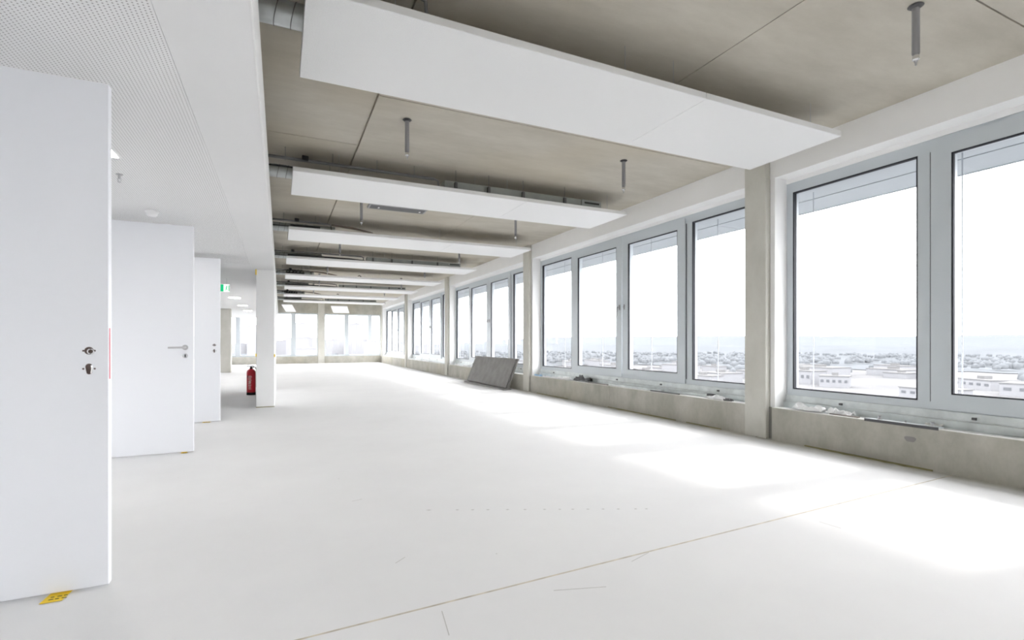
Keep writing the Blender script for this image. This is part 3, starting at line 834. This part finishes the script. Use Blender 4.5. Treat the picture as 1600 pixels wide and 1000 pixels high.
# ------------------------------------------------------------------ pendant sprinkler pipes
def make_drop(x, y, label):
    t = empty('pendant_pipe', (x, y, ZC), label, 'sprinkler pipe', 'sprinkler pipes hanging from the concrete ceiling')
    MB().lathe(0, 0, [(0.038, 0.0), (0.044, -0.006), (0.026, -0.020)], 18).build('ceiling_flange', 'dark_metal', t)
    MB().lathe(0, 0, [(0.0215, -0.008), (0.0215, -0.31), (0.018, -0.325)], 18).build('pipe', 'pipe_grey', t)
    MB().lathe(0, 0, [(0.018, -0.32), (0.018, -0.342), (0.020, -0.345), (0.020, -0.352), (0.014, -0.356)], 14).build('fitting', 'chrome', t)
    MB().lathe(0, 0, [(0.014, -0.354), (0.006, -0.375), (0.004, -0.392)], 12).build('sprinkler_tip', 'steel_brushed', t)
for k in range(7):
    y = 1.83 + 3.03 * k
    for x, side in ((1.125, 'left'), (3.73, 'right')):
        if k == 0 and x < 2: continue
        lab = 'grey sprinkler pipe of the %s row, %s from the camera' % (side, ORD[k] if side == 'right' else ORD[k - 1])
        if k == 0: lab = 'large grey sprinkler pipe at upper right, nearest the camera'
        make_drop(x, y, lab)

# ------------------------------------------------------------------ leaning boards by the second column
def leaning(y0, y1, xb, xt, zt, th, label, zb=0.043):
    ang = math.atan2(xt - xb, zt)
    t = empty('formwork_board', (xb, (y0 + y1) / 2, zb), label, 'board', 'boards leaning on the parapet')
    L = math.hypot(xt - xb, zt); w = (y1 - y0) / 2
    m = MB().chamfer_box(0, th, -w, w, 0, L, 0.002).build('board_sheet', 'board_grey', t)
    MB().chamfer_box(-0.004, th + 0.004, -w, w, L + 0.0005, L + 0.012, 0.001).build('edge_strip', 'board_edge', t)
    t.rotation_euler = (0, ang, 0)
    return t
leaning(10.62, 11.95, 4.765, 5.03, 0.66, 0.022, 'nearer front grey formwork board leaning on the parapet')
leaning(11.953, 13.28, 4.765, 5.03, 0.66, 0.022, 'farther front grey formwork board leaning on the parapet')
leaning(10.55, 13.15, 4.797, 5.062, 0.66, 0.022, 'rear grey formwork board behind the two front ones')
tag(MB().chamfer_box(4.64, 4.855, 10.50, 13.16, 0.0, 0.03, 0.003).build('base_plank', 'board_grey'), 'grey plank on the floor under the leaning boards', 'plank')

# ------------------------------------------------------------------ clutter on the window sills
def crumple(name, mat, x, y, z, w, l, h, seed, label, group='scraps left on the sills', rot=0):
    rnd = random.Random(seed)
    nx, ny = 7, 9
    vs, fs = [], []
    ca, sa = math.cos(rot), math.sin(rot)
    for j in range(ny + 1):
        for i in range(nx + 1):
            u, v = i / nx - 0.5, j / ny - 0.5
            px = u * w + rnd.uniform(-1, 1) * w * 0.04
            py = v * l + rnd.uniform(-1, 1) * l * 0.04
            pz = h * abs(noise.noise(Vector((u * 4 + seed, v * 4, seed * 0.37)))) * 1.6 + h * 0.3 * rnd.random()
            if i in (0, nx): pz *= 0.3
            vs.append((px * ca - py * sa, px * sa + py * ca, 0.002 + pz))
    for j in range(ny):
        for i in range(nx):
            a = j * (nx + 1) + i
            fs.append((a, a + 1, a + nx + 2, a + nx + 1))
    o = MB()._add(vs, fs).build(name, mat, None, (x, y, z))
    return tag(o, label, 'scrap', group)
ZS = 0.366
def strip(name, mat, x, y0, y1, w, h, label, cat='strip', z=ZS, group='scraps left on the sills'):
    return tag(MB().chamfer_box(-w / 2, w / 2, -(y1 - y0) / 2, (y1 - y0) / 2, 0.0005, h, 0.001).build(name, mat, None, (x, (y0 + y1) / 2, z)), label, cat, group)
# nearest bay
crumple('plastic_sheet', 'foil_white', 5.125, 3.50, ZS, 0.11, 0.34, 0.075, 3, 'crumpled white plastic sheet on the nearest sill, beside the first column')
crumple('plastic_sheet', 'foil_white', 5.15, 3.19, ZS, 0.09, 0.26, 0.055, 5, 'flatter white plastic sheet on the nearest sill, right of the crumpled one')
strip('wood_strip', 'tape_brown', 5.10, 2.98, 3.26, 0.030, 0.010, 'short brown-grey strip lying on the nearest sill')
a = empty('angle_bracket', (5.085, 2.605, ZS), 'flat metal bracket with dark front edge on the nearest sill', 'bracket')
MB().chamfer_box(-0.035, 0.05, -0.295, 0.295, 0.0, 0.012, 0.001).build('bracket_plate', 'galvanised', a)
MB().chamfer_box(-0.042, -0.036, -0.295, 0.295, -0.012, 0.014, 0.001).build('dark_edge', 'foil_dark', a)
for yy in (0.20, -0.22):
    MB().lathe(0.03, yy, [(0.024, 0.012), (0.024, 0.018), (0.012, 0.02), (0.012, 0.04), (0.018, 0.045)], 10).build('screw_stub', 'steel_brushed', a)
MB().lathe(0.02, -0.02, [(0.008, 0.012), (0.008, 0.028), (0.004, 0.03)], 8).build('bolt', 'steel_brushed', a)
crumple('paper_scrap', 'mortar_white', 5.215, 2.42, 0.362, 0.05, 0.13, 0.03, 9, 'pale paper scrap below the seam of the nearest window')
# second bay
crumple('blue_foil', 'foil_blue', 5.12, 9.66, ZS, 0.06, 0.30, 0.03, 11, 'small bright blue foil scrap on the sill beside the second column')
crumple('plastic_sheet', 'foil_white', 5.10, 9.1, ZS, 0.07, 0.6, 0.022, 12, 'long white plastic scrap on the sill right of the blue foil')
crumple('dark_foil', 'foil_dark', 5.17, 7.98, ZS, 0.10, 0.50, 0.10, 14, 'raised dark foil heap on the sill between the nearest columns')
crumple('plastic_sheet', 'foil_white', 5.10, 8.50, ZS, 0.06, 0.45, 0.05, 15, 'white plastic scrap tucked in front of the dark foil heap')
strip('metal_strip', 'tape_brown', 5.075, 7.05, 7.65, 0.025, 0.014, 'dark strip on the sill right of the dark foil heap')
strip('metal_rail', 'galvanised', 5.12, 5.75, 7.05, 0.05, 0.03, 'long galvanised rail lying on the sill between the nearest columns')
strip('metal_strip', 'foil_dark', 5.066, 5.35, 5.95, 0.022, 0.016, 'short black strip on the sill edge in front of the galvanised rail')
strip('spirit_level', 'galvanised', 5.19, 4.95, 5.7, 0.03, 0.04, 'pale metal bar on the sill behind the short black strip')
tag(MB().chamfer_box(-0.03, 0.03, -0.055, 0.055, 0, 0.055, 0.006).build('black_block', 'foil_dark', None, (5.17, 4.88, ZS)), 'small black block on the sill near the first column', 'block', 'scraps left on the sills')
crumple('plastic_sheet', 'foil_white', 5.12, 4.72, ZS, 0.09, 0.30, 0.04, 21, 'white plastic scrap on the sill right beside the first column')
crumple('dark_foil', 'foil_dark', 5.08, 4.52, ZS, 0.05, 0.13, 0.035, 22, 'small dark foil scrap on the sill touching the first column')
# farther bays
for j, (y, l, s) in enumerate([(15.1, 0.5, 31), (14.3, 0.6, 32), (13.7, 0.4, 33), (21.2, 0.6, 36), (20.2, 0.7, 37), (19.0, 0.8, 38), (27.0, 0.7, 41), (25.9, 0.8, 42)]):
    crumple('plastic_sheet', 'foil_white', 5.11, y, ZS, 0.09, l, 0.05, s, 'small pale scrap on a distant sill beyond the leaning boards', 'pale scraps on the distant sills')

# ------------------------------------------------------------------ the world outside, seen from high up
ZG = -28.0
og = empty('ground', (0, 0, ZG), 'hazy pale ground of the city far below the windows', 'ground', kind='structure')
g = MB()._add([(-400, -6000, 0), (9000, -6000, 0), (9000, 9000, 0), (-6000, 9000, 0), (-6000, 400, 0), (-400, 400, 0)], [(0, 1, 2, 3, 4, 5)])
g.build('ground_plain', 'city_ground', og)
m = MB()
NW = 90
for i in range(NW + 1):
    a = R(-60 + 165 * i / NW)
    r = 640 + 90 * noise.noise(Vector((a * 6, 3, 1))) + 40 * noise.noise(Vector((a * 25, 7, 1)))
    m.v += [(r * math.cos(a), r * math.sin(a), 0.6), (1500 * math.cos(a), 1500 * math.sin(a), 0.6)]
for i in range(NW):
    m.f.append((2 * i, 2 * i + 1, 2 * i + 3, 2 * i + 2)); m.smooth.append(False)
m.build('woodland_floor', 'woods', og)
# distant ridge of hills
def ridge(name, label, r0, depth, a0, a1, hfun, mat, n=140):
    vs, fs = [], []
    for i in range(n + 1):
        a = R(a0 + (a1 - a0) * i / n)
        h = hfun(i / n)
        for k, (dr, f) in enumerate(((0, 0.0), (depth * 0.15, 0.45), (depth * 0.3, 0.8), (depth * 0.5, 1.0), (depth, 0.4))):
            rr = r0 + dr
            vs.append((rr * math.cos(a), rr * math.sin(a), h * f * (1 + 0.06 * noise.noise(Vector((i * 0.7, k * 3.1, r0))))))
    for i in range(n):
        for k in range(4):
            q = i * 5 + k
            fs.append((q, q + 5, q + 6, q + 1))
    o = MB()._add(vs, fs).build(name, mat, None, (0, 0, ZG))
    return tag(o, label, 'hill', kind='structure')
ridge('hill_ridge', 'long hazy wooded ridge on the horizon', 2600, 900, -50, 105, lambda t: 64 + 10 * noise.noise(Vector((t * 9, 0, 0))) + 4 * noise.noise(Vector((t * 31, 1, 0))) - 62 * min(1, max(0, (t - 0.72) / 0.1)), 'hill')
ridge('wooded_slope', 'nearer hazy wooded slope below the horizon ridge', 1350, 450, -50, 88, lambda t: (21 + 9 * noise.noise(Vector((t * 12, 5, 0)))) * (1 - 0.8 * min(1, max(0, (t - 0.82) / 0.1))), 'woods')
# belts of trees: nobody could count these
def tree_belt(n, r0, r1, a0, a1, seed, label):
    rnd = random.Random(seed); m = MB()
    base = [(0, 0, 1), (0.894, 0, 0.447), (0.276, 0.851, 0.447), (-0.724, 0.526, 0.447), (-0.724, -0.526, 0.447), (0.276, -0.851, 0.447),
            (0.724, 0.526, -0.447), (-0.276, 0.851, -0.447), (-0.894, 0, -0.447), (-0.276, -0.851, -0.447), (0.724, -0.526, -0.447)]
    fs = [(0, 1, 2), (0, 2, 3), (0, 3, 4), (0, 4, 5), (0, 5, 1), (1, 6, 2), (2, 7, 3), (3, 8, 4), (4, 9, 5), (5, 10, 1), (6, 7, 2), (7, 8, 3), (8, 9, 4), (9, 10, 5), (10, 6, 1)]
    for _ in range(n):
        a = R(rnd.uniform(a0, a1)); r = rnd.uniform(r0, r1)
        if noise.noise(Vector((a * 14, r * 0.01, seed))) < -0.12: continue
        s = rnd.uniform(3, 6); h = rnd.uniform(5, 9)
        if any((px - r * math.cos(a)) ** 2 + (py - r * math.sin(a)) ** 2 < (pr + s + 3) ** 2 for px, py, pr in placed): continue
        m._add([(r * math.cos(a) + x * s, r * math.sin(a) + y * s, h * 0.6 + z * h * 0.55) for x, y, z in base], fs, True)
    o = m.build('trees', 'woods', None, (0, 0, ZG))
    return tag(o, label, 'trees', kind='stuff')

def building(x, y, w, l, h, rot, label, group, wins=0, mat='facade_pale'):
    t = empty('building', (x, y, ZG), label, 'building', group)
    t.rotation_euler = (0, 0, rot)
    MB().box(-w / 2, w / 2, -l / 2, l / 2, 0, h).build('wall_block', mat, t)
    rf = MB().box(-w / 2 - 0.4, w / 2 + 0.4, -l / 2 - 0.4, l / 2 + 0.4, h, h + 0.5)
    rf.box(-w * 0.15, w * 0.12, -l * 0.1, l * 0.1, h + 0.5, h + 2.4)
    rf.build('roof', 'roof_pale' if mat == 'facade_pale' else mat, t)
    for i in range(wins):
        yy = -l / 2 + (i + 0.5) * l / wins
        bx('window', 'far_window', t, -w / 2 - 0.15, -w / 2, yy - l / wins * 0.25, yy + l / wins * 0.25, h * 0.45, h * 0.7)
rnd = random.Random(12)
placed = []
def free(x, y, r):
    for (a, b, c) in placed:
        if (a - x) ** 2 + (b - y) ** 2 < (r + c) ** 2: return False
    placed.append((x, y, r)); return True
n = 0
while n < 46:
    a = R(rnd.uniform(-8, 66)); r = 270 + 380 * rnd.random()
    w = rnd.uniform(10, 22); l = rnd.uniform(14, 40)
    x, y = r * math.cos(a), r * math.sin(a)
    if not free(x, y, max(w, l) * 0.55): continue
    building(x, y, w, l, rnd.uniform(4, 9), rnd.uniform(-0.5, 0.5), 'low pale flat-roofed building in the hazy town outside', 'low buildings in the hazy town', 5 if r < 430 else 0)
    n += 1
n = 0
while n < 26:
    a = R(rnd.uniform(72, 96)); r = rnd.uniform(700, 1500)
    x, y = r * math.cos(a), r * math.sin(a)
    w, l = rnd.uniform(18, 50), rnd.uniform(18, 40)
    if not free(x, y, max(w, l) * 0.6): continue
    building(x, y, w, l, rnd.uniform(14, 40) + (35 if rnd.random() < 0.12 else 0), rnd.uniform(-0.5, 0.5), 'faint tower block in the hazy skyline beyond the far windows', 'faint skyline beyond the far windows', 0, 'skyline')
    n += 1
tree_belt(3200, 650, 1300, -45, 88, 3, 'hazy belt of woodland between the town and the ridge')
tree_belt(130, 430, 640, -40, 80, 4, 'scattered hazy trees among the pale buildings')
